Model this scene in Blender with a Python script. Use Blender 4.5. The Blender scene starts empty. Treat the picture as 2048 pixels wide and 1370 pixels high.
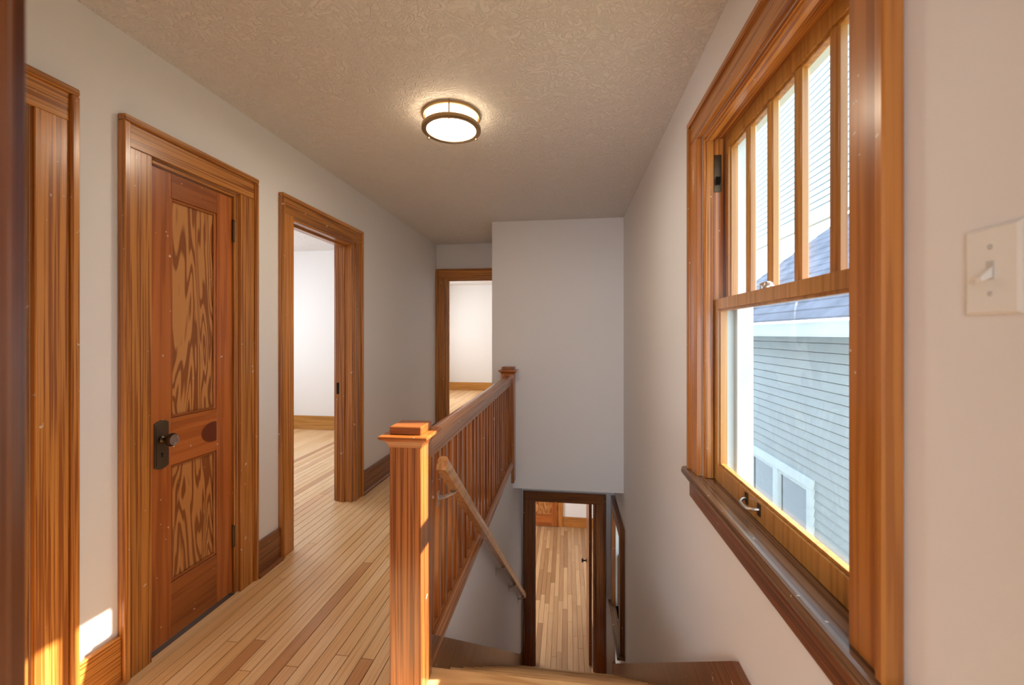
import bpy, bmesh, math, random
from mathutils import Vector, Matrix
random.seed(7)
S = bpy.context.scene
COL = S.collection
# ------------------------------------------------------------------ camera
F = 840.0; YAW = math.atan(111/F); EYE = 1.31
cd = bpy.data.cameras.new('camera'); cam = bpy.data.objects.new('camera', cd); COL.objects.link(cam)
cd.sensor_width = 36; cd.lens = 36*F/2048; cd.shift_y = -17/2048; cd.clip_start = 0.02
cam.location = (0, 0, EYE); cam.rotation_euler = (math.pi/2, 0, YAW)
cd.dof.use_dof = True; cd.dof.focus_distance = 2.2; cd.dof.aperture_fstop = 3.2
S.camera = cam
# ------------------------------------------------------------------ world, sun, exposure
W = bpy.data.worlds.new('sky'); S.world = W; W.use_nodes = True
bg = W.node_tree.nodes['Background']; bg.inputs[0].default_value = (0.72, 0.85, 1.0, 1); bg.inputs[1].default_value = 2.8
sd = bpy.data.lights.new('sun', 'SUN'); sun = bpy.data.objects.new('sun', sd); COL.objects.link(sun)
sd.energy = 16; sd.angle = 0.009; sd.color = (1, .93, .82)
sun.rotation_euler = Vector((-1, -.17, -.75)).to_track_quat('-Z', 'Y').to_euler()
vs = S.view_settings; vs.view_transform = 'Standard'; vs.look = 'None'; vs.gamma = 1; vs.exposure = .72; vs.use_curve_mapping = False

def area(name, loc, direction, sx, sy, watts, col):
    l = bpy.data.lights.new(name, 'AREA'); l.shape = 'RECTANGLE'; l.size = sx; l.size_y = sy; l.energy = watts; l.color = col
    o = bpy.data.objects.new(name, l); COL.objects.link(o); o.location = loc
    o.rotation_euler = Vector(direction).to_track_quat('-Z', 'Z').to_euler(); return o
SKYC = (.80, .90, 1.0); WARM = (1.0, .90, .78)
# daylight entering by the windows of the adjoining rooms (each stands in a window opening)
area('daylight_side_room', (-4.58, 3.9, 1.45), (1, 0, -.1), 1.5, 1.3, 21, (.93, .96, 1.0))
area('daylight_end_room', (-3.18, 7.9, 1.45), (1, 0, -.1), 1.5, 1.3, 30, (1, .97, .92))
area('daylight_lower_room', (-3.18, 7.0, -1.3), (1, 0, -.1), 1.5, 1.3, 48, (1, .96, .9))
area('daylight_bedroom', (-.4, -3.08, 1.5), (0, 1, -.05), 2.2, 1.4, 62, (.84, .92, 1.0))

# ------------------------------------------------------------------ materials
def newmat(name):
    m = bpy.data.materials.new(name); m.use_nodes = True
    nt = m.node_tree; b = nt.nodes['Principled BSDF']; return m, nt, b
def N(nt, t, **kw):
    n = nt.nodes.new(t)
    for k, v in kw.items():
        if k.startswith('i_'): n.inputs[k[2:].replace('_', ' ')].default_value = v
        else: setattr(n, k, v)
    return n
def ramp(nt, stops, interp='LINEAR'):
    r = nt.nodes.new('ShaderNodeValToRGB'); cr = r.color_ramp; cr.interpolation = interp
    while len(cr.elements) > 1: cr.elements.remove(cr.elements[0])
    cr.elements[0].position = stops[0][0]; cr.elements[0].color = tuple(stops[0][1])+(1,)
    for p, c in stops[1:]:
        e = cr.elements.new(p); e.color = tuple(c)+(1,)
    return r
def plain(name, col, rough=.6, metal=0, noise=0, bump=0, bscale=40):
    m, nt, b = newmat(name)
    b.inputs['Base Color'].default_value = (*col, 1); b.inputs['Roughness'].default_value = rough; b.inputs['Metallic'].default_value = metal
    g = N(nt, 'ShaderNodeNewGeometry')
    if noise:
        n = N(nt, 'ShaderNodeTexNoise', i_Scale=3.0, i_Detail=3.0); nt.links.new(g.outputs['Position'], n.inputs['Vector'])
        r = ramp(nt, [(.3, [c*(1-noise) for c in col]), (.7, [min(1, c*(1+noise)) for c in col])])
        nt.links.new(n.outputs['Fac'], r.inputs[0]); nt.links.new(r.outputs[0], b.inputs['Base Color'])
    if bump:
        n = N(nt, 'ShaderNodeTexNoise', i_Scale=bscale, i_Detail=4.0, i_Distortion=1.2); nt.links.new(g.outputs['Position'], n.inputs['Vector'])
        bp = N(nt, 'ShaderNodeBump', i_Strength=bump, i_Distance=.01); nt.links.new(n.outputs['Fac'], bp.inputs['Height']); nt.links.new(bp.outputs[0], b.inputs['Normal'])
    return m
def wood(name, axis, light, dark, K=150, along=1.5, rough=.28, figured=False, vary=.12, lo=.42, hi=.58, chips=True, coat=.3):
    m, nt, b = newmat(name); L = nt.links.new
    g = N(nt, 'ShaderNodeNewGeometry'); oi = N(nt, 'ShaderNodeObjectInfo')
    off = N(nt, 'ShaderNodeVectorMath', operation='SCALE'); off.inputs[0].default_value = (7.3, 5.1, 3.7)
    L(oi.outputs['Random'], off.inputs['Scale'])
    add = N(nt, 'ShaderNodeVectorMath', operation='ADD'); L(g.outputs['Position'], add.inputs[0]); L(off.outputs[0], add.inputs[1])
    def scaled(k, a):
        v = [k, k, k]; v['XYZ'.index(axis)] = a
        s = N(nt, 'ShaderNodeVectorMath', operation='MULTIPLY'); s.inputs[1].default_value = v
        L(add.outputs[0], s.inputs[0]); return s
    if figured:
        s = scaled(7.0, .75); n = N(nt, 'ShaderNodeTexNoise', i_Scale=1.0, i_Detail=2.5, i_Roughness=.45, i_Distortion=.7); L(s.outputs[0], n.inputs['Vector'])
        mu = N(nt, 'ShaderNodeMath', operation='MULTIPLY'); mu.inputs[1].default_value = 19; L(n.outputs['Fac'], mu.inputs[0])
        fr = N(nt, 'ShaderNodeMath', operation='FRACT'); L(mu.outputs[0], fr.inputs[0])
        r = ramp(nt, [(0, dark), (.30, dark), (.42, light), (.85, light), (1, dark)]); L(fr.outputs[0], r.inputs[0])
    else:
        s = scaled(K, along); n = N(nt, 'ShaderNodeTexNoise', i_Scale=1.0, i_Detail=2.0, i_Roughness=.5, i_Distortion=.25); L(s.outputs[0], n.inputs['Vector'])
        mid = [(a*.6+c*.4) for a, c in zip(light, dark)]
        r = ramp(nt, [(lo, dark), ((lo+hi)/2-.02, mid), (hi, light)]); L(n.outputs['Fac'], r.inputs[0])
    s2 = scaled(7, .8); n2 = N(nt, 'ShaderNodeTexNoise', i_Scale=1.0, i_Detail=2.0); L(s2.outputs[0], n2.inputs['Vector'])
    hs = N(nt, 'ShaderNodeHueSaturation'); L(r.outputs[0], hs.inputs['Color'])
    mr = N(nt, 'ShaderNodeMapRange'); mr.inputs['From Min'].default_value = .3; mr.inputs['From Max'].default_value = .7
    mr.inputs['To Min'].default_value = 1-vary; mr.inputs['To Max'].default_value = 1+vary
    L(n2.outputs['Fac'], mr.inputs['Value'])
    mr2 = N(nt, 'ShaderNodeMapRange'); mr2.inputs['To Min'].default_value = 1-vary; mr2.inputs['To Max'].default_value = 1+vary
    L(oi.outputs['Random'], mr2.inputs['Value'])
    mm = N(nt, 'ShaderNodeMath', operation='MULTIPLY'); L(mr.outputs[0], mm.inputs[0]); L(mr2.outputs[0], mm.inputs[1]); L(mm.outputs[0], hs.inputs['Value'])
    out = hs.outputs[0]
    if chips:
        n3 = N(nt, 'ShaderNodeTexNoise', i_Scale=38.0, i_Detail=2.0); L(add.outputs[0], n3.inputs['Vector'])
        r3 = ramp(nt, [(.735, (0, 0, 0)), (.75, (1, 1, 1))]); L(n3.outputs['Fac'], r3.inputs[0])
        mx = N(nt, 'ShaderNodeMix', data_type='RGBA'); L(r3.outputs[0], mx.inputs[0]); L(out, mx.inputs[6]); mx.inputs[7].default_value = (.62, .46, .33, 1); out = mx.outputs[2]
    L(out, b.inputs['Base Color']); b.inputs['Roughness'].default_value = rough
    b.inputs['Coat Weight'].default_value = coat; b.inputs['Coat Roughness'].default_value = .18
    bp = N(nt, 'ShaderNodeBump', i_Strength=.12, i_Distance=.002); L(n.outputs['Fac'], bp.inputs['Height']); L(bp.outputs[0], b.inputs['Normal'])
    return m
FL, FD = (.56, .225, .045), (.27, .080, .013)
M = {}
for ax in 'XYZ':
    M['trim'+ax] = wood('fir trim grain '+ax, ax, FL, FD)
    M['door'+ax] = wood('door frame grain '+ax, ax, (.36, .105, .020), (.27, .070, .012), K=40, chips=True, vary=.18)
    M['newel'+ax] = wood('red fir newel grain '+ax, ax, (.45, .150, .034), (.19, .046, .009), vary=.08)
    M['wcas'+ax] = wood('smooth window casing grain '+ax, ax, (.45, .165, .030), (.34, .110, .018), K=60, vary=.10)
    M['dark'+ax] = wood('dark stained and shade toned fir grain '+ax, ax, (.24, .075, .018), (.10, .026, .007))
    M['sash'+ax] = wood('varnished sash grain '+ax, ax, (.47, .215, .045), (.35, .145, .026), K=60, vary=.08, chips=False)
M['figured'] = wood('figured fir panel', 'Z', (.50, .215, .062), (.235, .068, .013), figured=True, vary=.06)
M['sill'] = wood('worn dark window stool', 'Y', (.20, .105, .055), (.10, .045, .022), K=120, rough=.22)
M['rail'] = wood('old handrail', 'Y', (.42, .165, .055), (.24, .075, .02), K=110)
M['tread'] = wood('light oak tread', 'X', (.76, .45, .19), (.58, .29, .10), K=28, along=2.5, chips=False, vary=.08)
M['rounded_rail'] = wood('light wall rail', 'Y', (.50, .235, .085), (.36, .15, .05), K=70, along=6, chips=False)

def knotted(name, c, rad):
    m = M['doorY'].copy(); m.name = name; nt = m.node_tree; b = nt.nodes['Principled BSDF']; src = b.inputs['Base Color'].links[0].from_socket
    g = N(nt, 'ShaderNodeNewGeometry'); v = N(nt, 'ShaderNodeVectorMath', operation='SUBTRACT'); v.inputs[1].default_value = c; nt.links.new(g.outputs['Position'], v.inputs[0])
    d = N(nt, 'ShaderNodeVectorMath', operation='DIVIDE'); d.inputs[1].default_value = rad; nt.links.new(v.outputs[0], d.inputs[0])
    ln = N(nt, 'ShaderNodeVectorMath', operation='LENGTH'); nt.links.new(d.outputs[0], ln.inputs[0])
    r = ramp(nt, [(0, (1, 1, 1)), (.9, (1, 1, 1)), (1.0, (0, 0, 0))]); nt.links.new(ln.outputs['Value'], r.inputs[0])
    mx = N(nt, 'ShaderNodeMix', data_type='RGBA'); nt.links.new(r.outputs[0], mx.inputs[0]); nt.links.new(src, mx.inputs[6]); mx.inputs[7].default_value = (.13, .026, .006, 1)
    nt.links.new(mx.outputs[2], b.inputs['Base Color']); return m
M['lockrail'] = knotted('lock rail with knot', (-1.677, 1.80, .845), (1.0, .068, .050))
def board_mat(name, axis, cols, rough):
    m, nt, b = newmat(name); L = nt.links.new
    oi = N(nt, 'ShaderNodeObjectInfo'); g = N(nt, 'ShaderNodeNewGeometry')
    r = ramp(nt, cols); L(oi.outputs['Random'], r.inputs[0])
    off = N(nt, 'ShaderNodeVectorMath', operation='SCALE'); off.inputs[0].default_value = (9.3, 8.1, 3.7); L(oi.outputs['Random'], off.inputs['Scale'])
    add = N(nt, 'ShaderNodeVectorMath', operation='ADD'); L(g.outputs['Position'], add.inputs[0]); L(off.outputs[0], add.inputs[1])
    s = N(nt, 'ShaderNodeVectorMath', operation='MULTIPLY'); v = [130, 130, 130]; v['XYZ'.index(axis)] = 2.2; s.inputs[1].default_value = v; L(add.outputs[0], s.inputs[0])
    n = N(nt, 'ShaderNodeTexNoise', i_Scale=1.0, i_Detail=2.0); L(s.outputs[0], n.inputs['Vector'])
    r2 = ramp(nt, [(.34, (.80, .70, .60)), (.5, (1, 1, 1))]); L(n.outputs['Fac'], r2.inputs[0])
    mx = N(nt, 'ShaderNodeMix', data_type='RGBA', blend_type='MULTIPLY'); mx.inputs[0].default_value = .8; L(r.outputs[0], mx.inputs[6]); L(r2.outputs[0], mx.inputs[7])
    L(mx.outputs[2], b.inputs['Base Color']); b.inputs['Roughness'].default_value = rough
    b.inputs['Coat Weight'].default_value = .15; b.inputs['Coat Roughness'].default_value = .25
    return m
M['floor'] = board_mat('maple strip floor', 'Y', [(0, (.50, .23, .09)), (.13, (.78, .48, .22)), (.5, (.85, .57, .30)), (.9, (.88, .61, .34)), (1, (.68, .37, .17))], .34)
M['floor2'] = board_mat('oak strip floor below', 'Y', [(0, (.34, .185, .085)), (.3, (.46, .27, .135)), (.7, (.53, .33, .17)), (1, (.60, .38, .20))], .36)
M['gap'] = plain('dark board gaps', (.10, .042, .016), .8)
M['wall'] = plain('off white wall paint', (.78, .745, .72), .62, bump=.03, bscale=90)
# swirled plaster ceiling
def ceil_mat():
    m, nt, b = newmat('swirl textured ceiling'); L = nt.links.new
    b.inputs['Base Color'].default_value = (.77, .72, .68, 1); b.inputs['Roughness'].default_value = .6
    g = N(nt, 'ShaderNodeNewGeometry'); n = N(nt, 'ShaderNodeTexNoise', i_Scale=15.0, i_Detail=3.0, i_Distortion=3.0); L(g.outputs['Position'], n.inputs['Vector'])
    r = ramp(nt, [(.42, (0, 0, 0)), (.52, (1, 1, 1)), (.60, (.3, .3, .3))]); L(n.outputs['Fac'], r.inputs[0])
    bp = N(nt, 'ShaderNodeBump', i_Strength=.6, i_Distance=.008); L(r.outputs[0], bp.inputs['Height']); L(bp.outputs[0], b.inputs['Normal']); return m
M['ceil'] = ceil_mat()
M['bronze'] = plain('aged bronze', (.10, .072, .045), .38, 1, noise=.4)
M['plate'] = plain('worn bronze plate', (.20, .16, .11), .36, .9, noise=.3)
M['black'] = plain('black iron', (.018, .016, .015), .45, .6)
M['nickel'] = plain('worn nickel', (.62, .58, .54), .35, 1, noise=.2)
M['brass'] = plain('antique brass lamp metal', (.36, .25, .13), .35, 1)
M['switch'] = plain('ivory switch plastic', (.80, .76, .70), .35)
M['screw'] = plain('painted screw', (.55, .52, .48), .4)
M['extwhite'] = plain('white exterior paint', (.52, .59, .62), .55, noise=.05)
M['siding'] = plain('pale grey clapboard paint', (.33, .37, .39), .65, noise=.05)
M['siding2'] = plain('pale blue white clapboard paint', (.47, .53, .545), .65, noise=.04)
M['shingle'] = plain('slate grey shingles', (.17, .18, .23), .85, noise=.25)
M['lap_shade'] = plain('shade tone behind siding laps', (.24, .26, .27), .8)  # darker backing colour paints the shadow lines between clapboards
M['ground'] = plain('winter lawn', (.30, .28, .20), .95, noise=.3)
M['darkglass'] = plain('dark window pane', (.10, .12, .13), .08)
def glass_mat():
    m = bpy.data.materials.new('old window glass'); m.use_nodes = True; nt = m.node_tree; nt.nodes.remove(nt.nodes['Principled BSDF'])
    t = N(nt, 'ShaderNodeBsdfTransparent'); t.inputs[0].default_value = (.95, .98, .98, 1); gl = N(nt, 'ShaderNodeBsdfGlossy'); gl.inputs['Roughness'].default_value = .02
    g = N(nt, 'ShaderNodeNewGeometry'); n = N(nt, 'ShaderNodeTexNoise', i_Scale=7.0, i_Detail=1.0); nt.links.new(g.outputs['Position'], n.inputs['Vector'])
    bp = N(nt, 'ShaderNodeBump', i_Strength=.25, i_Distance=.01); nt.links.new(n.outputs['Fac'], bp.inputs['Height']); nt.links.new(bp.outputs[0], gl.inputs['Normal'])
    mx = N(nt, 'ShaderNodeMixShader'); mx.inputs[0].default_value = .07
    nt.links.new(t.outputs[0], mx.inputs[1]); nt.links.new(gl.outputs[0], mx.inputs[2]); nt.links.new(mx.outputs[0], nt.nodes['Material Output'].inputs[0]); return m
M['glass'] = glass_mat()
def emis(name, col, s):
    m, nt, b = newmat(name); b.inputs['Base Color'].default_value = (.9, .88, .82, 1); b.inputs['Emission Color'].default_value = (*col, 1); b.inputs['Emission Strength'].default_value = s; return m
M['lamp'] = emis('glowing lamp diffuser', (1, .85, .65), 42.0)
M['lampside'] = emis('softly glowing lamp side', (1, .80, .55), 5.0)

# ------------------------------------------------------------------ mesh helpers
def link(name, me, mat, parent=None):
    o = bpy.data.objects.new(name, me); COL.objects.link(o)
    if mat is not None and not me.materials: me.materials.append(M[mat] if isinstance(mat, str) else mat)
    if parent is not None:
        o.parent = parent; o.matrix_parent_inverse = Matrix.Translation(parent.location).inverted() if parent.type == 'EMPTY' else Matrix()
    return o
def mesh_of(bm, smooth=False):
    bmesh.ops.recalc_face_normals(bm, faces=bm.faces)
    me = bpy.data.meshes.new('m'); bm.to_mesh(me); bm.free()
    if smooth:
        for p in me.polygons: p.use_smooth = True
        try: me.set_sharp_from_angle(angle=.7)
        except Exception: pass
    return me
def add_box(bm, x0, x1, y0, y1, z0, z1):
    x0, x1 = min(x0, x1), max(x0, x1); y0, y1 = min(y0, y1), max(y0, y1); z0, z1 = min(z0, z1), max(z0, z1)
    v = [bm.verts.new(p) for p in ((x0,y0,z0),(x1,y0,z0),(x1,y1,z0),(x0,y1,z0),(x0,y0,z1),(x1,y0,z1),(x1,y1,z1),(x0,y1,z1))]
    fs = [bm.faces.new([v[i] for i in f]) for f in ((0,3,2,1),(4,5,6,7),(0,1,5,4),(1,2,6,5),(2,3,7,6),(3,0,4,7))]
    return v
def box(name, b, mat, parent=None, bevel=.002):
    bm = bmesh.new(); add_box(bm, *b)
    if bevel: bmesh.ops.bevel(bm, geom=bm.edges[:], offset=bevel, segments=1, affect='EDGES')
    return link(name, mesh_of(bm), mat, parent)
def boxes(name, bl, mat, parent=None, bevel=0):
    bm = bmesh.new()
    for b in bl: add_box(bm, *b)
    if bevel: bmesh.ops.bevel(bm, geom=bm.edges[:], offset=bevel, segments=1, affect='EDGES')
    return link(name, mesh_of(bm), mat, parent)
def prism(name, prof, axis, a0, a1, mat, parent=None, smooth=False):
    """profile polygon swept along an axis; prof in the two other axes, in XYZ order"""
    bm = bmesh.new(); i = 'XYZ'.index(axis)
    def pt(p, a):
        q = list(p); q.insert(i, a); return q
    r0 = [bm.verts.new(pt(p, a0)) for p in prof]; r1 = [bm.verts.new(pt(p, a1)) for p in prof]
    n = len(prof)
    for k in range(n): bm.faces.new((r0[k], r0[(k+1) % n], r1[(k+1) % n], r1[k]))
    bm.faces.new(r0[::-1]); bm.faces.new(r1)
    return link(name, mesh_of(bm, smooth), mat, parent)
def tube(name, pts, rad, mat, parent=None, seg=12):
    bm = bmesh.new(); rings = []
    P = [Vector(p) for p in pts]
    for k, p in enumerate(P):
        d = (P[min(k+1, len(P)-1)]-P[max(k-1, 0)]).normalized()
        u = d.cross(Vector((0, 0, 1))) if abs(d.z) < .95 else d.cross(Vector((1, 0, 0)))
        u.normalize(); w = d.cross(u); r = rad[k] if isinstance(rad, (list, tuple)) else rad
        rings.append([bm.verts.new(p+u*r*math.cos(2*math.pi*j/seg)+w*r*math.sin(2*math.pi*j/seg)) for j in range(seg)])
    for a, c in zip(rings, rings[1:]):
        for j in range(seg): bm.faces.new((a[j], a[(j+1) % seg], c[(j+1) % seg], c[j]))
    bm.faces.new(rings[0][::-1]); bm.faces.new(rings[-1])
    return link(name, mesh_of(bm, True), mat, parent)
def lathe(name, prof, center, axis, mat, parent=None, seg=40, closed=False):
    """prof: (radius, height along axis) pairs"""
    bm = bmesh.new(); c = Vector(center)
    A = Vector(axis).normalized(); u = A.orthogonal().normalized(); w = A.cross(u)
    rings = [[bm.verts.new(c+A*h+(u*math.cos(2*math.pi*j/seg)+w*math.sin(2*math.pi*j/seg))*max(r, 1e-4)) for j in range(seg)] for r, h in prof]
    pairs = list(zip(rings, rings[1:]))+([(rings[-1], rings[0])] if closed else [])
    for a, b in pairs:
        for j in range(seg): bm.faces.new((a[j], a[(j+1) % seg], b[(j+1) % seg], b[j]))
    if not closed: bm.faces.new(rings[0][::-1]); bm.faces.new(rings[-1])
    return link(name, mesh_of(bm, True), mat, parent)
def loft_square(name, secs, x, y, mat, parent=None, hy=None):
    bm = bmesh.new(); rings = []
    for z, h in secs: rings.append([bm.verts.new((x+sx*h, y+sy*h, z)) for sx, sy in ((-1,-1),(1,-1),(1,1),(-1,1))])
    for a, b in zip(rings, rings[1:]):
        for j in range(4): bm.faces.new((a[j], a[(j+1) % 4], b[(j+1) % 4], b[j]))
    bm.faces.new(rings[0][::-1]); bm.faces.new(rings[-1])
    return link(name, mesh_of(bm), mat, parent)
def empty(name, loc, label, cat, group=None, kind=None):
    o = bpy.data.objects.new(name, None); COL.objects.link(o); o.location = loc; o.empty_display_size = .1
    return tag(o, label, cat, group, kind)
def tag(o, label, cat, group=None, kind=None):
    o['label'] = label; o['category'] = cat
    if group: o['group'] = group
    if kind: o['kind'] = kind
    return o
def struct(o, label, cat): return tag(o, label, cat, kind='structure')

# ------------------------------------------------------------------ dimensions
XL, XR, C = -1.665, .545, 2.452          # left wall, right wall, ceiling
SW = -.55                                 # stairwell left wall face
YB, YF = 4.22, 5.20                       # bulkhead wall, end wall of the hall
ZL = -2.73; YD = 5.05                     # lower floor, wall with the lower doorway
XE = .70                                  # outer face of the exterior wall
WY0, WY1, WZ0, WZ1 = .865, 1.80, .73, 2.11   # hall window opening

# ------------------------------------------------------------------ structure: walls
def wall(name, bl, label, mat='wall'): return struct(boxes(name, bl, mat), label, 'wall')
def wall_with_openings(axis, p0, p1, a0, a1, z0, z1, ops):
    """boxes of a wall between planes p0,p1, running a0..a1, with rectangular openings (b0,b1,c0,c1)"""
    bl = []; cuts = sorted(set([a0, a1]+[v for o in ops for v in o[:2] if a0 < v < a1]))
    for s, e in zip(cuts, cuts[1:]):
        holes = sorted([(o[2], o[3]) for o in ops if o[0] <= s+1e-6 and o[1] >= e-1e-6]); z = z0
        for h0, h1 in holes:
            if h0 > z: bl.append((s, e, z, h0))
            z = max(z, h1)
        if z < z1: bl.append((s, e, z, z1))
    return [(p0, p1, s, e, a, b) if axis == 'X' else (s, e, p0, p1, a, b) for s, e, a, b in bl]
D0 = (.34, 1.103); D1 = (1.475, 1.935); D2 = (2.353, 3.10); DH = 2.02
wall('wall_left', wall_with_openings('X', XL-.14, XL, .27, YF+.13, -.2, C+.05,
     [(D0[0], D0[1], -.2, DH), (D1[0], D1[1], -.2, DH), (D2[0], D2[1], -.2, DH)]), 'long off white hall wall with the three wooden doorways')
LW = (4.24, 4.90, -1.79, -.68)          # window beside the foot of the stairs
FW = (7.05, 7.75, 1.62, 2.08)           # end room window
wall('wall_right', wall_with_openings('X', XR, XE, -3.2, 9.7, ZL-.2, C+.05,
     [(WY0, WY1, WZ0-.09, WZ1), LW, FW]), 'off white wall holding the tall hall window and light switch')
wall('wall_bulkhead', [(-.763, XR, YB, YF+.13, -.21, C+.05)], 'off white bulkhead wall above the lower doorway')
wall('wall_far', wall_with_openings('Y', YF, YF+.13, XL-.14, -.763, -.2, C+.05, [(-1.545, -.79, -.2, DH)]), 'short off white wall at the end of the hall')
wall('wall_stairwell', [(-.66, SW, 1.50, YD, ZL-.1, -.0005)], 'white stairwell wall below the balustrade')
wall('wall_lower', wall_with_openings('Y', YD, YD+.13, -.66, XR, ZL-.1, -.21, [(-.415, .335, ZL-.1, ZL+2.04)]), 'white wall around the doorway at the foot of the stairs')
wall('wall_doorway', wall_with_openings('Y', .13, .25, -4.7, XR, -.2, C+.05, [(-.409, .42, -.2, DH)]), 'off white wall around the doorway behind the viewer')
# side room, end room, lower room, bedroom shells
wall('wall_side_room', wall_with_openings('X', -4.72, -4.6, 1.9, 5.5, -.2, C+.05, [(3.2, 4.6, .8, 2.1)])
     + [(-4.7, -1.8, 5.36, 5.46, -.2, C+.05), (-4.7, -1.8, 1.95, 2.07, -.2, C+.05)], 'white walls of the room behind the left doorway')
wall('wall_end_room', wall_with_openings('X', -3.3, -3.2, 5.46, 9.7, -.2, C+.05, [(7.2, 8.6, .8, 2.1)])
     + [(-3.3, XE, 9.58, 9.7, -.2, C+.05)], 'white walls of the room past the end of the hall')
wall('wall_lower_room', wall_with_openings('X', -3.3, -3.2, 5.0, 9.0, ZL-.1, -.2, [(6.3, 7.7, -1.95, -.65)])
     + [(-3.3, XR, 8.88, 9.0, ZL-.1, -.2), (-3.3, -.66, YD, YD+.13, ZL-.1, -.21)], 'white walls of the lower room')
wall('wall_bedroom', wall_with_openings('Y', -3.2, -3.1, -2.6, XE, -.2, C+.05, [(-1.5, .7-.2, .8, 2.2)])
     + [(-2.7, -2.6, -3.2, .13, -.2, C+.05)], 'white walls of the bedroom behind the viewer')
struct(boxes('ceiling', [(-4.75, XE, -3.2, 9.75, C, C+.12)], 'ceil'), 'swirl textured off white ceiling over the hall', 'ceiling')
struct(boxes('ceiling_lower', [(-3.3, XR, YB, 9.0, -.25, -.21), (-4.75, -.66, .25, YB, -.26, -.2)], 'wall'), 'white ceiling of the storey below', 'ceiling')

# ------------------------------------------------------------------ floors of single strips
unit_bm = bmesh.new(); add_box(unit_bm, -.5, .5, -.5, .5, -1, 0); UNIT = mesh_of(unit_bm)
UNIT2 = UNIT.copy(); UNIT.materials.append(M['floor']); UNIT2.materials.append(M['floor2'])
def strips(parent, x0, x1, y0, y1, z, w, lmin, lmax, me):
    n = max(1, round((x1-x0)/w)); w = (x1-x0)/n
    for i in range(n):
        y = y0-random.uniform(0, lmax*.8)
        while y < y1:
            l = random.uniform(lmin, lmax); a, b = max(y, y0), min(y+l, y1)
            if b-a > .02:
                o = bpy.data.objects.new('floorboard', me); COL.objects.link(o); o.parent = parent
                o.location = (x0+(i+.5)*w, (a+b)/2, z+random.uniform(-.0004, .0004)); o.scale = (w-.0036, b-a-.003, .012)
            y += l
fl = struct(boxes('floor', [(XL-.14, -.66, .25, YF+.13, -.2, -.011), (-.66, XR, .25, 1.50, -.2, -.011)], 'gap'), 'light maple strip floor of the upper hall', 'floor')
strips(fl, XL-.0, -.66, .25, YF+.13, 0, .057, 1.2, 2.6, UNIT)
strips(fl, -.66, -.53, .25, 1.50, 0, .057, .6, 1.0, UNIT)
strips(fl, -.53, XR, .25, 1.50, 0, .057, .6, 1.0, UNIT)
fs = struct(boxes('floor_side_room', [(-4.6, XL, 2.07, 5.36, -.2, -.0125)], 'gap'), 'light maple strip floor of the room behind the left doorway', 'floor')
strips(fs, -4.6, XL, 2.07, 5.36, 0, .057, 1.4, 3.0, UNIT)
fe = struct(boxes('floor_end_room', [(-3.2, XR, YF+.13, 9.58, -.2, -.011)], 'gap'), 'light strip floor of the room past the end of the hall', 'floor')
strips(fe, -3.2, XR, YF+.13, 9.58, 0, .057, 1.5, 3.2, UNIT)
fo = struct(boxes('floor_lower', [(-3.2, XR, 4.80, 8.88, ZL-.1, ZL-.011)], 'gap'), 'oak strip floor seen through the doorway at the foot of the stairs', 'floor')
strips(fo, -3.2, XR, 4.87, 8.88, ZL, .068, .6, 1.5, UNIT2)
struct(boxes('floor_bedroom', [(-2.6, XR, -3.1, .25, -.2, 0)], 'floor'), 'light wood floor of the bedroom behind the viewer', 'floor')

# ------------------------------------------------------------------ casings, doors
def mapper(side, plane):
    # (a along wall, d out of the wall, z) -> box in world
    if side == '+X': return lambda a0, a1, d0, d1, z0, z1: (plane+d0, plane+d1, a0, a1, z0, z1), 'Y'
    if side == '-X': return lambda a0, a1, d0, d1, z0, z1: (plane-d1, plane-d0, a0, a1, z0, z1), 'Y'
    if side == '-Y': return lambda a0, a1, d0, d1, z0, z1: (a0, a1, plane-d1, plane-d0, z0, z1), 'X'
    if side == '+Y': return lambda a0, a1, d0, d1, z0, z1: (a0, a1, plane+d0, plane+d1, z0, z1), 'X'
def casing(parent, side, plane, a0, a1, z0, z1, w=.115, mat='trim', back=True):
    f, ax = mapper(side, plane); b = .024
    box('side_casing', f(a0-w+b, a0, 0, .02, z0, z1), mat+'Z', parent); box('side_casing', f(a1, a1+w-b, 0, .02, z0, z1), mat+'Z', parent)
    box('head_casing', f(a0-w+b, a1+w-b, 0, .0205, z1, z1+w-b), mat+ax, parent)
    box('backband', f(a0-w, a0-w+b, 0, .032, z0, z1+w-b), mat+'Z', parent, .004); box('backband', f(a1+w-b, a1+w, 0, .032, z0, z1+w-b), mat+'Z', parent, .004)
    box('backband', f(a0-w, a1+w, 0, .0325, z1+w-b, z1+w), mat+ax, parent, .004)
def jambs(parent, side, plane, a0, a1, z0, z1, depth, mat='trim', stop=True):
    f, ax = mapper(side, plane); t = .018
    box('jamb', f(a0, a0+t, -depth, -.0005, z0, z1), mat+'Z', parent); box('jamb', f(a1-t, a1, -depth, -.0005, z0, z1), mat+'Z', parent)
    box('head_jamb', f(a0+t, a1-t, -depth, -.0005, z1-t, z1), mat+ax, parent)
    if stop:
        s0, s1 = -depth*.72, -depth*.42
        box('door_stop', f(a0+t, a0+t+.012, s0, s1, z0, z1-t), mat+'Z', parent); box('door_stop', f(a1-t-.012, a1-t, s0, s1, z0, z1-t), mat+'Z', parent)
        box('door_stop', f(a0+t+.012, a1-t-.012, s0, s1, z1-t-.012, z1-t), mat+ax, parent)
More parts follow.
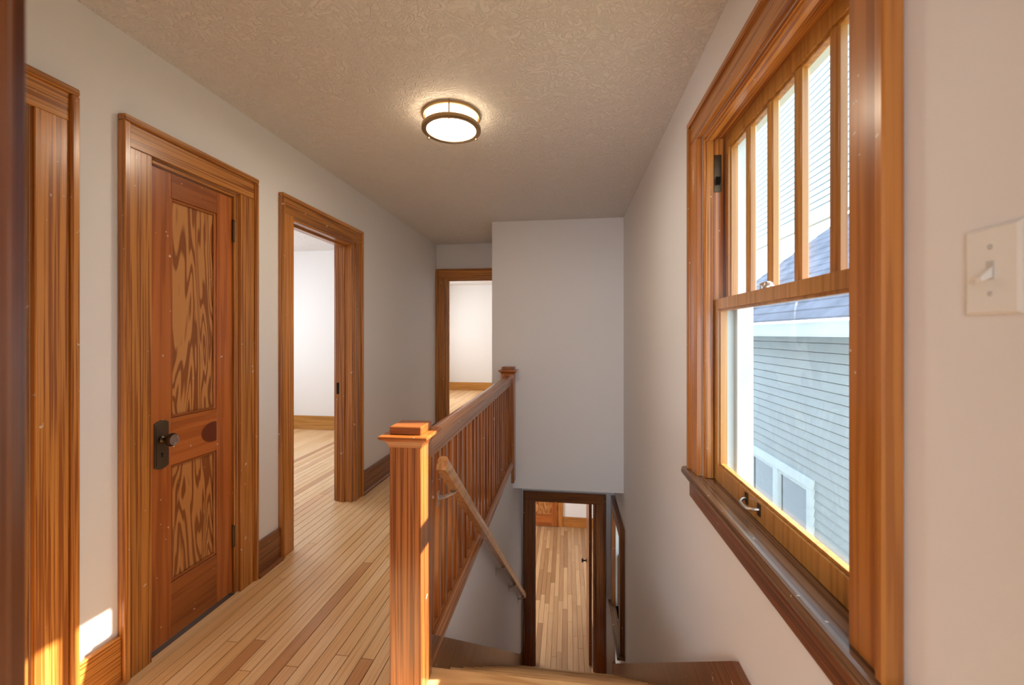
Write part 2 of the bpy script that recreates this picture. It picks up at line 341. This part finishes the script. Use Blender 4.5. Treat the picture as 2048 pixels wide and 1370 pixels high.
def leaf(parent, side, plane, a0, a1, z0, z1, d0, stile, top, lock, bot, mat='door', lockmat=None):
    """panelled door: face at depth d0 (negative = recessed), 35 mm thick"""
    f, ax = mapper(side, plane); d1 = d0-.035; s0, s1 = a0+stile, a1-stile
    box('stile', f(a0, s0, d1, d0, z0, z1), mat+'Z', parent); box('stile', f(s1, a1, d1, d0, z0, z1), mat+'Z', parent)
    box('rail', f(s0, s1, d1, d0, z1-top, z1), mat+ax, parent); box('rail', f(s0, s1, d1, d0, lock[0], lock[1]), lockmat or mat+ax, parent)
    box('rail', f(s0, s1, d1, d0, z0, z0+bot), mat+ax, parent)
    for q0, q1 in ((z0+bot, lock[0]), (lock[1], z1-top)):
        box('panel', f(s0-.004, s1+.004, d1+.008, d0-.013, q0-.004, q1+.004), 'figured', parent, 0)
        for m0, m1, n0, n1, ma in ((s0, s0+.012, q0, q1, 'Z'), (s1-.012, s1, q0, q1, 'Z'), (s0+.012, s1-.012, q0, q0+.012, ax), (s0+.012, s1-.012, q1-.012, q1, ax)):
            box('panel_moulding', f(m0, m1, d0-.013, d0-.004, n0, n1), mat+ma, parent, .003)
def knob_set(parent, x, y, z):
    def plate(w, z0, z1, c): return [(y-w, z0+c), (y-w+c, z0+c*.4), (y, z0), (y+w-c, z0+c*.4), (y+w, z0+c), (y+w, z1-c), (y+w-c, z1-c*.4), (y, z1), (y-w+c, z1-c*.4), (y-w, z1-c)]
    e = prism('escutcheon', plate(.031, z-.125, z+.08, .012), 'X', x, x+.004, 'plate', parent)
    prism('escutcheon_face', plate(.024, z-.116, z+.071, .010), 'X', x+.004, x+.006, 'plate', e)
    lathe('keyhole', [(.004, 0), (.004, .0015)], (x+.006, y, z-.06), (1, 0, 0), 'black', e, 12)
    box('keyhole', (x+.006, x+.0075, y-.0018, y+.0018, z-.074, z-.062), 'black', e, 0)
    k = lathe('knob', [(.017, .004), (.016, .012), (.009, .018), (.009, .036), (.019, .040), (.0265, .047), (.0275, .054), (.024, .061), (.015, .063), (.013, .0605), (.0, .0605)], (x, y, z), (1, 0, 0), 'bronze', parent)
    lathe('knob_ring', [(.019, .0615), (.022, .0645), (.016, .0645), (.015, .062)], (x, y, z), (1, 0, 0), 'nickel', k, 32)
def hinge(parent, x, y, z):
    h = tube('hinge', [(x, y, z-.045), (x, y, z+.045)], .0065, 'bronze', parent, 10)
    lathe('hinge_finial', [(.0065, 0), (.008, .004), (.005, .010), (0, .013)], (x, y, z+.045), (0, 0, 1), 'bronze', h, 12)
    lathe('hinge_finial', [(.0065, 0), (.008, .004), (.005, .010), (0, .013)], (x, y, z-.045), (0, 0, -1), 'bronze', h, 12)
def door_root(name, loc, label): return empty(name, loc, label, 'door', kind='structure')

d = door_root('door_1', (XL, (D1[0]+D1[1])/2, 0), 'narrow closed two panel closet door with bronze knob')
casing(d, '+X', XL, *D1, 0, DH); jambs(d, '+X', XL, *D1, 0, DH, .14, stop=False)
leaf(d, '+X', XL, D1[0]+.02, D1[1]-.02, .012, DH-.024, -.012, .092, .105, (.75, .95), .235, lockmat='lockrail')
knob_set(d, XL-.012, D1[0]+.066, .872)
for z in (1.83, .29): hinge(d, XL-.006, D1[1]-.018, z)
d = door_root('door_2', (XL, (D2[0]+D2[1])/2, 0), 'open fir cased doorway to the bright side room')
casing(d, '+X', XL, *D2, 0, DH); jambs(d, '+X', XL, *D2, 0, DH, .14); casing(d, '-X', XL-.14, *D2, 0, DH)
st = box('strike_plate', (XL-.128, XL-.096, D2[1]-.0205, D2[1]-.018, .84, .93), 'black', d, .0005)
d = door_root('door_3', (XL, (D0[0]+D0[1])/2, 0), 'fir door and casing beside the near end of the left wall')
casing(d, '+X', XL, *D0, 0, DH); jambs(d, '+X', XL, *D0, 0, DH, .14, stop=False)
leaf(d, '+X', XL, D0[0]+.02, D0[1]-.02, .012, DH-.024, -.03, .11, .11, (.75, .95), .235)
d = door_root('door_4', (-1.17, YF, 0), 'fir cased doorway at the end of the hall')
casing(d, '-Y', YF, -1.545, -.79, 0, DH); jambs(d, '-Y', YF, -1.545, -.79, 0, DH, .13)
d = door_root('door_5', (-.04, YD, ZL), 'dark fir doorway at the foot of the stairs with open door')
casing(d, '-Y', YD, -.415, .335, ZL, ZL+2.04, mat='dark'); jambs(d, '-Y', YD, -.415, .335, ZL, ZL+2.04, .13, mat='dark')
box('open_door', (.258, .293, YD+.13, YD+.87, ZL+.01, ZL+2.01), 'darkZ', d)  # dark fir here puts the shade on the open leaf into its colour
k = lathe('knob', [(.026, 0), (.026, .006), (.010, .008), (.010, .038), (.026, .045), (.028, .06), (.018, .068), (0, .068)], (.258, YD+.80, ZL+.93), (-1, 0, 0), 'black', d, 24)
d = door_root('door_6', (-.6, 8.88, ZL), 'panelled closet door on the far wall of the lower room')
casing(d, '-Y', 8.88, -.95, -.21, ZL, ZL+2.02, mat='trim'); leaf(d, '-Y', 8.88, -.94, -.215, ZL+.012, ZL+2.0, .05, .11, .11, (ZL+.75, ZL+.95), .235)
hinge(d, -.213, 8.825, ZL+.40)
d = door_root('door_7', (0, .25, 0), 'dark fir door casing framing the viewpoint')
casing(d, '+Y', .25, -.409, .42, 0, DH, mat='dark'); jambs(d, '+Y', .25, -.409, .42, 0, DH, .12, mat='dark', stop=False)

# ------------------------------------------------------------------ baseboards
def baseboard(name, b, ax, label, mat='trim', h=.19, out=None):
    o = box(name, b, mat+ax); struct(o, label, 'baseboard'); return o
def base_left(name, y0, y1, label):
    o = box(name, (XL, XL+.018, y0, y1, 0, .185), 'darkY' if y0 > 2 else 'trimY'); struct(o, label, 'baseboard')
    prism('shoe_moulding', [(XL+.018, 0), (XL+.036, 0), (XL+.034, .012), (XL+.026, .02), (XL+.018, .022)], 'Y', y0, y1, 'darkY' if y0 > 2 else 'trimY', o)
base_left('baseboard_left_1', D0[1]+.115, D1[0]-.115, 'short fir baseboard between the near casing and the closet door')
base_left('baseboard_left_2', D1[1]+.115, D2[0]-.115, 'short dark baseboard between the closet door and the open doorway')
base_left('baseboard_left_3', D2[1]+.115, YF, 'long dark baseboard running to the end of the hall')
struct(box('baseboard_side_room', (-4.6, -1.82, 5.342, 5.36, 0, .19), 'sashX'), 'orange fir baseboard across the side room wall', 'baseboard')
struct(box('baseboard_end_room', (-3.2, XR, 9.562, 9.58, 0, .185), 'sashX'), 'orange fir baseboard across the end room wall', 'baseboard')
struct(box('baseboard_lower_room', (-.095, XR, 8.862, 8.88, ZL, ZL+.21), 'trimX'), 'fir baseboard across the far wall of the lower room', 'baseboard')

# ------------------------------------------------------------------ staircase
NR = 14; RISE = -ZL/NR; RUN = .25; Y0 = 1.59
st = empty('staircase', (0, Y0, ZL), 'light oak staircase descending to the lower doorway with dark skirt boards', 'staircase')
box('tread', (SW+.001, XR-.0205, 1.50, Y0+.012, -.03, 0), 'tread', st, .006)
for k in range(1, NR):
    y = Y0+(k-1)*RUN; z = -RISE*k
    box('riser', (SW+.02, XR-.02, y-.02, y, z, z+RISE-.03), 'trimX', st, 0)
    box('tread', (SW+.02, XR-.02, y-.0, y+RUN+.012, z-.03, z), 'tread', st, .006)
yl = Y0+(NR-1)*RUN
box('riser', (SW+.02, XR-.02, yl-.02, yl, ZL, ZL+RISE-.03), 'trimX', st, 0)
T = RISE/RUN
def skirt(x0, x1, ytop):
    prof = []
    yend = yl+.02
    zt = lambda y: -(y-Y0)*T+.135
    pr = [(ytop, -.02), (ytop, min(zt(ytop), .26)), (yend, max(zt(yend), ZL+.19)), (YD-.001, ZL+.19), (YD-.001, ZL), (yend, ZL), (Y0+.05, -.35)]
    if zt(ytop) > .26: pr.insert(2, (Y0-(.26-.135)/T, .26))
    return prism('skirt_board', pr, 'X', x0, x1, 'darkY', st)
skirt(SW+.0005, SW+.02, Y0)
skirt(XR-.02, XR-.0005, 1.20)

# ------------------------------------------------------------------ balustrade
ba = empty('balustrade', (-.58, 1.51, 0), 'fir landing balustrade with square balusters and capped newel posts', 'balustrade')
def newel(x, y, h, z0, zt, hw):
    n = box('newel_post', (x-hw, x+hw, y-hw, y+hw, z0, zt-.055), 'newelZ', ba, .003)
    loft_square('cap_moulding', [(zt-.075, hw+.001), (zt-.066, hw+.004), (zt-.052, hw+.012), (zt-.044, hw+.026), (zt-.040, hw+.030), (zt-.032, hw+.030), (zt-.030, hw+.027), (zt-.029, hw-.01)], x, y, 'doorX', n)
    box('cap_block', (x-hw, x+hw, y-hw, y+hw, zt-.0295, zt), 'doorX', n, .003)
newel(-.58, 1.51, 0, 0, .975, .0595)
bmid = 4.158
newel(-.583, bmid, 0, -.16, .985, .0615)
YA, YZ = 1.5695, bmid-.0615
hp = [(-.612, .835), (-.548, .835), (-.543, .855), (-.543, .872), (-.551, .892), (-.566, .902), (-.594, .902), (-.609, .892), (-.617, .872), (-.617, .855)]
prism('handrail', hp, 'Y', YA, YZ, 'rail', ba, True)
prism('sub_rail', [(-.608, .805), (-.552, .805), (-.549, .818), (-.556, .835), (-.604, .835), (-.611, .818)], 'Y', YA, YZ, 'rail', ba)
prism('shoe_rail', [(-.635, .0), (-.530, .0), (-.526, .012), (-.530, .028), (-.552, .045), (-.608, .045), (-.635, .028)], 'Y', YA, YZ, 'rail', ba)
nb = 25; bmesh_b = bmesh.new(); add_box(bmesh_b, -.0145, .0145, -.0145, .0145, .04, .812); bmesh.ops.bevel(bmesh_b, geom=bmesh_b.edges[:], offset=.0015, segments=1, affect='EDGES')
BM = mesh_of(bmesh_b); BM.materials.append(M['newelZ'])
for k in range(nb):
    o = bpy.data.objects.new('baluster', BM); COL.objects.link(o); o.parent = ba; o.matrix_parent_inverse = Matrix.Translation(ba.location).inverted()
    o.location = (-.58, YA+.055+(YZ-YA-.10)*k/(nb-1), 0)

# ------------------------------------------------------------------ wall handrail beside the stairs
wr = empty('wall_handrail', (-.49, 3.2, -.5), 'sloping round wooden handrail on metal brackets beside the stairs', 'handrail')
A = Vector((-.492, 1.615, .800)); B = Vector((-.492, 4.80, -1.69)); D = (B-A).normalized(); U = Vector((1, 0, 0)).cross(D).normalized()
if U.z < 0: U = -U
bm = bmesh.new(); rp = [(-.018, -.030), (.018, -.030), (.021, -.010), (.021, .012), (.015, .024), (0, .028), (-.015, .024), (-.021, .012), (-.021, -.010)]
rings = [[bm.verts.new(P+Vector((1, 0, 0))*p+U*q) for p, q in rp] for P in (A, B)]
for j in range(len(rp)): bm.faces.new((rings[0][j], rings[0][(j+1) % len(rp)], rings[1][(j+1) % len(rp)], rings[1][j]))
bm.faces.new(rings[0]); bm.faces.new(rings[1][::-1])
link('rail', mesh_of(bm, True), 'rounded_rail', wr)
for t in (.055, .50, .72, .95):
    P = A+(B-A)*t; wx = -.5655 if P.z > .05 else SW
    z = P.z-.075
    lz = lathe('bracket', [(.011, 0), (.015, .002), (.015, .005), (.008, .010)], (wx, P.y, z), (1, 0, 0), 'nickel', wr, 16)
    box('plate', (wx, wx+.004, P.y-.013, P.y+.013, z-.038, z+.030), 'nickel', lz, .0015)
    tube('arm', [(wx+.004, P.y, z), (wx+.030, P.y, z+.006), (P.x-.008, P.y, z+.024), (P.x, P.y, P.z-.036)], [.011, .009, .009, .010], 'nickel', lz)
    box('saddle', (P.x-.013, P.x+.013, P.y-.03, P.y+.03, P.z-.042, P.z-.036), 'nickel', lz, .001)

# ------------------------------------------------------------------ hall window
wn = empty('window_1', (XR, 1.33, WZ0), 'tall double hung hall window with five narrow upper panes', 'window', kind='structure')
f, ax = mapper('-X', XR)
w_, b_ = .105, .022
for a0, a1 in ((WY0-w_+b_, WY0), (WY1, WY1+w_-b_)): box('side_casing', f(a0, a1, 0, .022, WZ0, WZ1), 'wcasZ', wn)
box('head_casing', f(WY0-w_+b_, WY1+w_-b_, 0, .0225, WZ1, WZ1+w_-b_), 'trimY', wn)
for a0 in (WY0-w_, WY1+w_-b_): box('backband', f(a0, a0+b_, 0, .034, WZ0, WZ1+w_-b_), 'wcasZ', wn, .004)
box('backband', f(WY0-w_, WY1+w_, 0, .0345, WZ1+w_-b_, WZ1+w_), 'trimY', wn, .004)
prism('stool', [(XR-.048, .702), (XR-.050, .712), (XR-.046, .728), (XR-.038, .73), (XR+.075, .73), (XR+.075, .702)], 'Y', WY0-w_-.025, WY1+w_+.025, 'sill', wn)
box('apron', f(WY0-w_, WY1+w_, 0, .022, .61, .702), 'darkY', wn, .003)
for a0, a1 in ((WY0, WY0+.016), (WY1-.016, WY1)): box('jamb', f(a0, a1, -.114, -.0005, WZ0, WZ1), 'trimZ', wn)
box('head_jamb', f(WY0+.016, WY1-.016, -.114, -.0005, WZ1-.016, WZ1), 'trimY', wn)
for a0, a1 in ((WY0+.016, WY0+.028), (WY1-.028, WY1-.016)): box('window_stop', f(a0, a1, -.035, -.004, WZ0+.001, WZ1-.016), 'trimZ', wn, .003)
box('window_stop', f(WY0+.028, WY1-.028, -.035, -.004, WZ1-.028, WZ1-.016), 'trimY', wn, .003)
for a0, a1 in ((WY0, WY0+.05), (WY1-.05, WY1)): box('outer_frame', (XR+.1145, XE+.02, a0, a1, WZ0-.09, WZ1), 'extwhite', wn)
box('outer_frame', (XR+.1145, XE+.02, WY0+.05, WY1-.05, WZ1-.03, WZ1), 'extwhite', wn)
for a0, a1 in ((WY0+.0162, WY0+.021), (WY1-.021, WY1-.0162)): box('outer_track', (XR+.0778, XR+.114, a0, a1, WZ0-.02, 1.403), 'extwhite', wn, 0)
box('outer_sill', (XR+.0755, XE+.03, WY0, WY1, WZ0-.09, WZ0-.07), 'extwhite', wn)
def sash(parent, name, x0, x1, y0, y1, z0, z1, st_, tr, br, npan, mun=.022):
    bm = bmesh.new()
    for b in ((x0, x1, y0, y0+st_, z0, z1), (x0, x1, y1-st_, y1, z0, z1), (x0, x1, y0+st_, y1-st_, z1-tr, z1), (x0, x1, y0+st_, y1-st_, z0, z0+br)): add_box(bm, *b)
    s = link(name, mesh_of(bm), 'sashZ', parent)
    g0, g1 = y0+st_, y1-st_; step = (g1-g0)/npan
    for i in range(npan):
        p0, p1 = g0+i*step, g0+(i+1)*step
        if i: box('muntin', (x0+.004, x1-.004, p0-mun/2, p0+mun/2, z0+br, z1-tr), 'sashZ', s, .004)
        xm = (x0+x1)/2+.006
        box('pane', (xm, xm+.003, p0, p1, z0+br, z1-tr), 'glass', s, 0)
        q0, q1 = p0+(mun/2 if i else 0), p1-(mun/2 if i < npan-1 else 0)
        bl = [(x0+.008, xm, q0, q0+.009, z0+br, z1-tr), (x0+.008, xm, q1-.009, q1, z0+br, z1-tr), (x0+.008, xm, q0+.009, q1-.009, z0+br, z0+br+.009), (x0+.008, xm, q0+.009, q1-.009, z1-tr-.009, z1-tr)]
        boxes('glazing_bead', bl, 'sashZ', s)
    return s
lo = sash(wn, 'lower_sash', XR+.038, XR+.073, WY0+.0165, WY1-.0165, WZ0+.002, 1.447, .048, .040, .065, 1)
up = sash(wn, 'upper_sash', XR+.078, XR+.113, WY0+.0165, WY1-.0165, 1.405, WZ1-.0165, .048, .052, .040, 5)
for a0 in (WY0+.0165, WY1-.0285): box('parting_strip', (XR+.0735, XR+.0775, a0, a0+.012, WZ0+.01, WZ1-.02), 'darkZ', wn, 0)
yl_ = 1.42; lf = tube('sash_lift', [(XR+.036, yl_-.045, .772), (XR+.022, yl_-.042, .770), (XR+.010, yl_-.028, .766), (XR+.008, yl_, .765), (XR+.010, yl_+.028, .766), (XR+.022, yl_+.042, .770), (XR+.036, yl_+.045, .772)], .0048, 'nickel', lo, 10)
for s in (-1, 1): box('lift_plate', (XR+.0345, XR+.038, yl_+s*.045-.010, yl_+s*.045+.010, .752, .790), 'bronze', lo, .0008)
lk = lathe('sash_lock', [(.022, 0), (.022, .006), (.014, .010), (.012, .018), (0, .020)], (XR+.056, 1.36, 1.447), (0, 0, 1), 'nickel', lo, 24)
box('lock_lever', (XR+.045, XR+.060, 1.345, 1.395, 1.460, 1.468), 'nickel', lo, .003)
pl = box('pulley_plate', (XR+.080, XR+.108, WY1-.0185, WY1-.016, 1.86, 2.0), 'black', wn, .0006)
pl2 = box('pulley_plate', (XR+.040, XR+.068, WY1-.0185, WY1-.0162, 1.88, 2.03), 'bronze', wn, .0006)
pw = lathe('pulley_wheel', [(.018, -.005), (.013, 0), (.018, .005)], (XR+.054, WY1-.020, 1.925), (1, 0, 0), 'black', wn, 24)

# window beside the foot of the stairs
w2 = empty('window_2', (XR, 4.57, LW[2]), 'dark framed window on the stairwell wall near the lower doorway', 'window', kind='structure')
for a0, a1 in ((LW[0]-.10, LW[0]), (LW[1], LW[1]+.10)): box('side_casing', f(a0, a1, 0, .045, LW[2], LW[3]), 'darkZ', w2)
box('head_casing', f(LW[0]-.10, LW[1]+.10, 0, .046, LW[3], LW[3]+.11), 'darkY', w2)
box('stool', f(LW[0]-.12, LW[1]+.12, -.03, .075, LW[2]-.028, LW[2]), 'sill', w2)
sash(w2, 'lower_sash', XR+.03, XR+.065, LW[0]+.001, LW[1]-.001, LW[2], -1.20, .045, .04, .06, 1)
sash(w2, 'upper_sash', XR+.07, XR+.105, LW[0]+.001, LW[1]-.001, -1.24, LW[3], .045, .05, .04, 1)
# end room window (only its sunlight is seen)
w3 = empty('window_3', (XR, 7.4, FW[2]), 'end room window frame on the sunny outside wall', 'window', kind='structure')
sash(w3, 'upper_sash', XR+.07, XR+.105, FW[0]+.001, FW[1]-.001, FW[2], FW[3], .045, .05, .04, 1)

# ------------------------------------------------------------------ ceiling light
LC = (-.60, 2.13)
cl = empty('ceiling_light', (LC[0], LC[1], C), 'round glowing flush ceiling lamp with double antique brass rings', 'ceiling lamp')
lathe('base_plate', [(.125, 0), (.125, -.012), (0, -.012)], (*LC, C), (0, 0, 1), 'brass', cl, 56)
lathe('upper_ring', [(.146, -.002), (.150, -.004), (.150, -.015), (.146, -.017), (.138, -.015), (.138, -.004)], (*LC, C), (0, 0, 1), 'brass', cl, 64, True)
lathe('lower_ring', [(.150, -.062), (.153, -.066), (.153, -.082), (.148, -.085), (.128, -.083), (.126, -.079), (.138, -.074), (.140, -.064)], (*LC, C), (0, 0, 1), 'brass', cl, 64, True)
lathe('diffuser', [(.127, -.0785), (.126, -.080), (.09, -.086), (0, -.089)], (*LC, C), (0, 0, 1), 'lamp', cl, 56)
lathe('diffuser_band', [(.132, -.0125), (.134, -.03), (.134, -.068), (.127, -.078)], (*LC, C), (0, 0, 1), 'lampside', cl, 56)
for a in (281, 41, 161):
    x, y = LC[0]+.148*math.cos(math.radians(a)), LC[1]+.148*math.sin(math.radians(a))
    p = tube('ring_post', [(x, y, C-.0), (x, y, C-.088)], .0035, 'brass', cl, 10)
    lathe('finial', [(.006, 0), (.006, .006), (.003, .009)], (x, y, C-.086), (0, 0, -1), 'brass', p, 12)

# ------------------------------------------------------------------ light switch
sw = empty('light_switch', (XR, .616, 1.392), 'ivory toggle light switch on the wall beside the window', 'light switch')
bm = bmesh.new()
r0 = [bm.verts.new((XR, .616+sy*.036, 1.392+sz*.057)) for sy, sz in ((-1,-1),(1,-1),(1,1),(-1,1))]
r1 = [bm.verts.new((XR-.0035, .616+sy*.036, 1.392+sz*.057)) for sy, sz in ((-1,-1),(1,-1),(1,1),(-1,1))]
r2 = [bm.verts.new((XR-.006, .616+sy*.032, 1.392+sz*.053)) for sy, sz in ((-1,-1),(1,-1),(1,1),(-1,1))]
for a, b in ((r0, r1), (r1, r2)):
    for j in range(4): bm.faces.new((a[j], a[(j+1) % 4], b[(j+1) % 4], b[j]))
bm.faces.new(r2); bm.faces.new(r0)
link('plate', mesh_of(bm), 'switch', sw)
boxes('toggle_slot', [(XR-.0068, XR-.006, .611, .621, 1.380, 1.404)], 'screw', sw)
tg = prism('toggle', [(XR-.006, 1.397), (XR-.006, 1.383), (XR-.019, 1.377), (XR-.020, 1.383), (XR-.010, 1.393)], 'Y', .6125, .6195, 'switch', sw)
for z in (1.392+.030, 1.392-.030): lathe('screw', [(.0032, 0), (.0032, .001), (.002, .0016)], (XR-.006, .616, z), (-1, 0, 0), 'screw', sw, 12)

# ------------------------------------------------------------------ outside: neighbouring house
gr = struct(boxes('ground', [(XE, 40, -20, 40, -3.6, -3.4)], 'ground'), 'dull winter lawn between the houses', 'ground')
NX = 3.0
nh = empty('neighbour_house', (NX, 8, -3.4), 'pale clapboard house with white eave and slate roof outside the window', 'house')
boxes('wall', [(NX+.03, NX+.2, 3.0, 11.5, -3.4, 1.30)], 'lap_shade', nh)
cb = bmesh.new(); L_ = 1.0
vv = [(0, -.5, 0), (-.026, -.5, 0), (-.012, -.5, .103), (0, -.5, .103)]
q0 = [cb.verts.new(v) for v in vv]; q1 = [cb.verts.new((v[0], .5, v[2])) for v in vv]
for j in range(4): cb.faces.new((q0[j], q0[(j+1) % 4], q1[(j+1) % 4], q1[j]))
cb.faces.new(q0[::-1]); cb.faces.new(q1)
CB = mesh_of(cb); CB2 = CB.copy(); CB.materials.append(M['siding']); CB2.materials.append(M['siding2'])
def clap(x, z, y0, y1, me):
    o = bpy.data.objects.new('clapboard', me); COL.objects.link(o); o.parent = nh; o.matrix_parent_inverse = Matrix.Translation(nh.location).inverted()
    o.location = (x, (y0+y1)/2, z); o.scale = (1, y1-y0-.003, 1)
nwy0, nwy1, nwz0, nwz1 = 5.72, 7.35, -1.62, -.62
for k in range(36):
    z = -2.75+k*.113
    j = random.uniform(4.6, 9)
    segs = [(3.0, j), (j, 11.5)]
    for a, b in segs:
        if z+.11 > nwz0-.1 and z < nwz1+.1:
            for c0, c1 in ((a, min(b, nwy0-.11)), (max(a, nwy1+.11), b)):
                if c1-c0 > .05: clap(NX+.03, z, c0, c1, CB)
        else: clap(NX+.03, z, a, b, CB)
fr = .11
for nm, b in (('window_casing', (nwy0-fr, nwy0, nwz0, nwz1)), ('window_casing', (nwy1, nwy1+fr, nwz0, nwz1)), ('window_casing', ((nwy0+nwy1)/2-.06, (nwy0+nwy1)/2+.06, nwz0, nwz1)),
              ('window_casing', (nwy0-fr, nwy1+fr, nwz1, nwz1+.13)), ('window_sill', (nwy0-fr-.03, nwy1+fr+.03, nwz0-.07, nwz0))):
    box(nm, (NX-.02, NX+.03, b[0], b[1], b[2], b[3]), 'extwhite', nh)
for y0, y1 in ((nwy0, (nwy0+nwy1)/2-.06), ((nwy0+nwy1)/2+.06, nwy1)):
    s = boxes('window_sash', [(NX+.0, NX+.02, y0, y0+.05, nwz0, nwz1), (NX+.0, NX+.02, y1-.05, y1, nwz0, nwz1), (NX+.0, NX+.02, y0+.05, y1-.05, nwz0, nwz0+.05), (NX+.0, NX+.02, y0+.05, y1-.05, nwz1-.05, nwz1)], 'extwhite', nh)
    box('pane', (NX+.018, NX+.024, y0+.05, y1-.05, nwz0+.05, nwz1-.05), 'darkglass', s, 0)
box('fascia', (NX-.32, NX-.28, 2.6, 9.3, 1.30, 1.44), 'extwhite', nh); box('soffit', (NX-.32, NX+.2, 2.6, 9.3, 1.28, 1.30), 'extwhite', nh, 0)
# roof of single shingle courses, hipped at the far end
def roof_course(k, n=16):
    t0, t1 = k/n, (k+1)/n; x0, x1 = NX-.36+1.75*t0, NX-.36+1.75*t1+.03; z0, z1 = 1.47+1.75*t0, 1.47+1.75*t1+.03
    e0, e1 = 9.3-2.2*t0, 9.3-2.2*t1
    bm = bmesh.new(); v = [bm.verts.new(p) for p in ((x0, 2.6, z0+.022), (x1, 2.6, z1), (x1, e1, z1), (x0, e0, z0+.022), (x0, 2.6, z0), (x0, e0, z0))]
    bm.faces.new((v[0], v[1], v[2], v[3])); bm.faces.new((v[0], v[3], v[5], v[4])); bm.faces.new((v[4], v[5], v[2], v[1])); bm.faces.new((v[3], v[2], v[5])); bm.faces.new((v[0], v[4], v[1]))
    link('shingle_course', mesh_of(bm), 'shingle', nh)
for k in range(16): roof_course(k)
boxes('upper_wall', [(4.23, 4.6, 3.6, 15.5, 3.35, 9.5)], 'lap_shade', nh)
for k in range(54): clap(4.23, 3.36+k*.113, 3.6, 15.5, CB2)
box('frieze_board', (4.19, 4.23, 3.6, 15.5, 3.22, 3.36), 'extwhite', nh, 0)
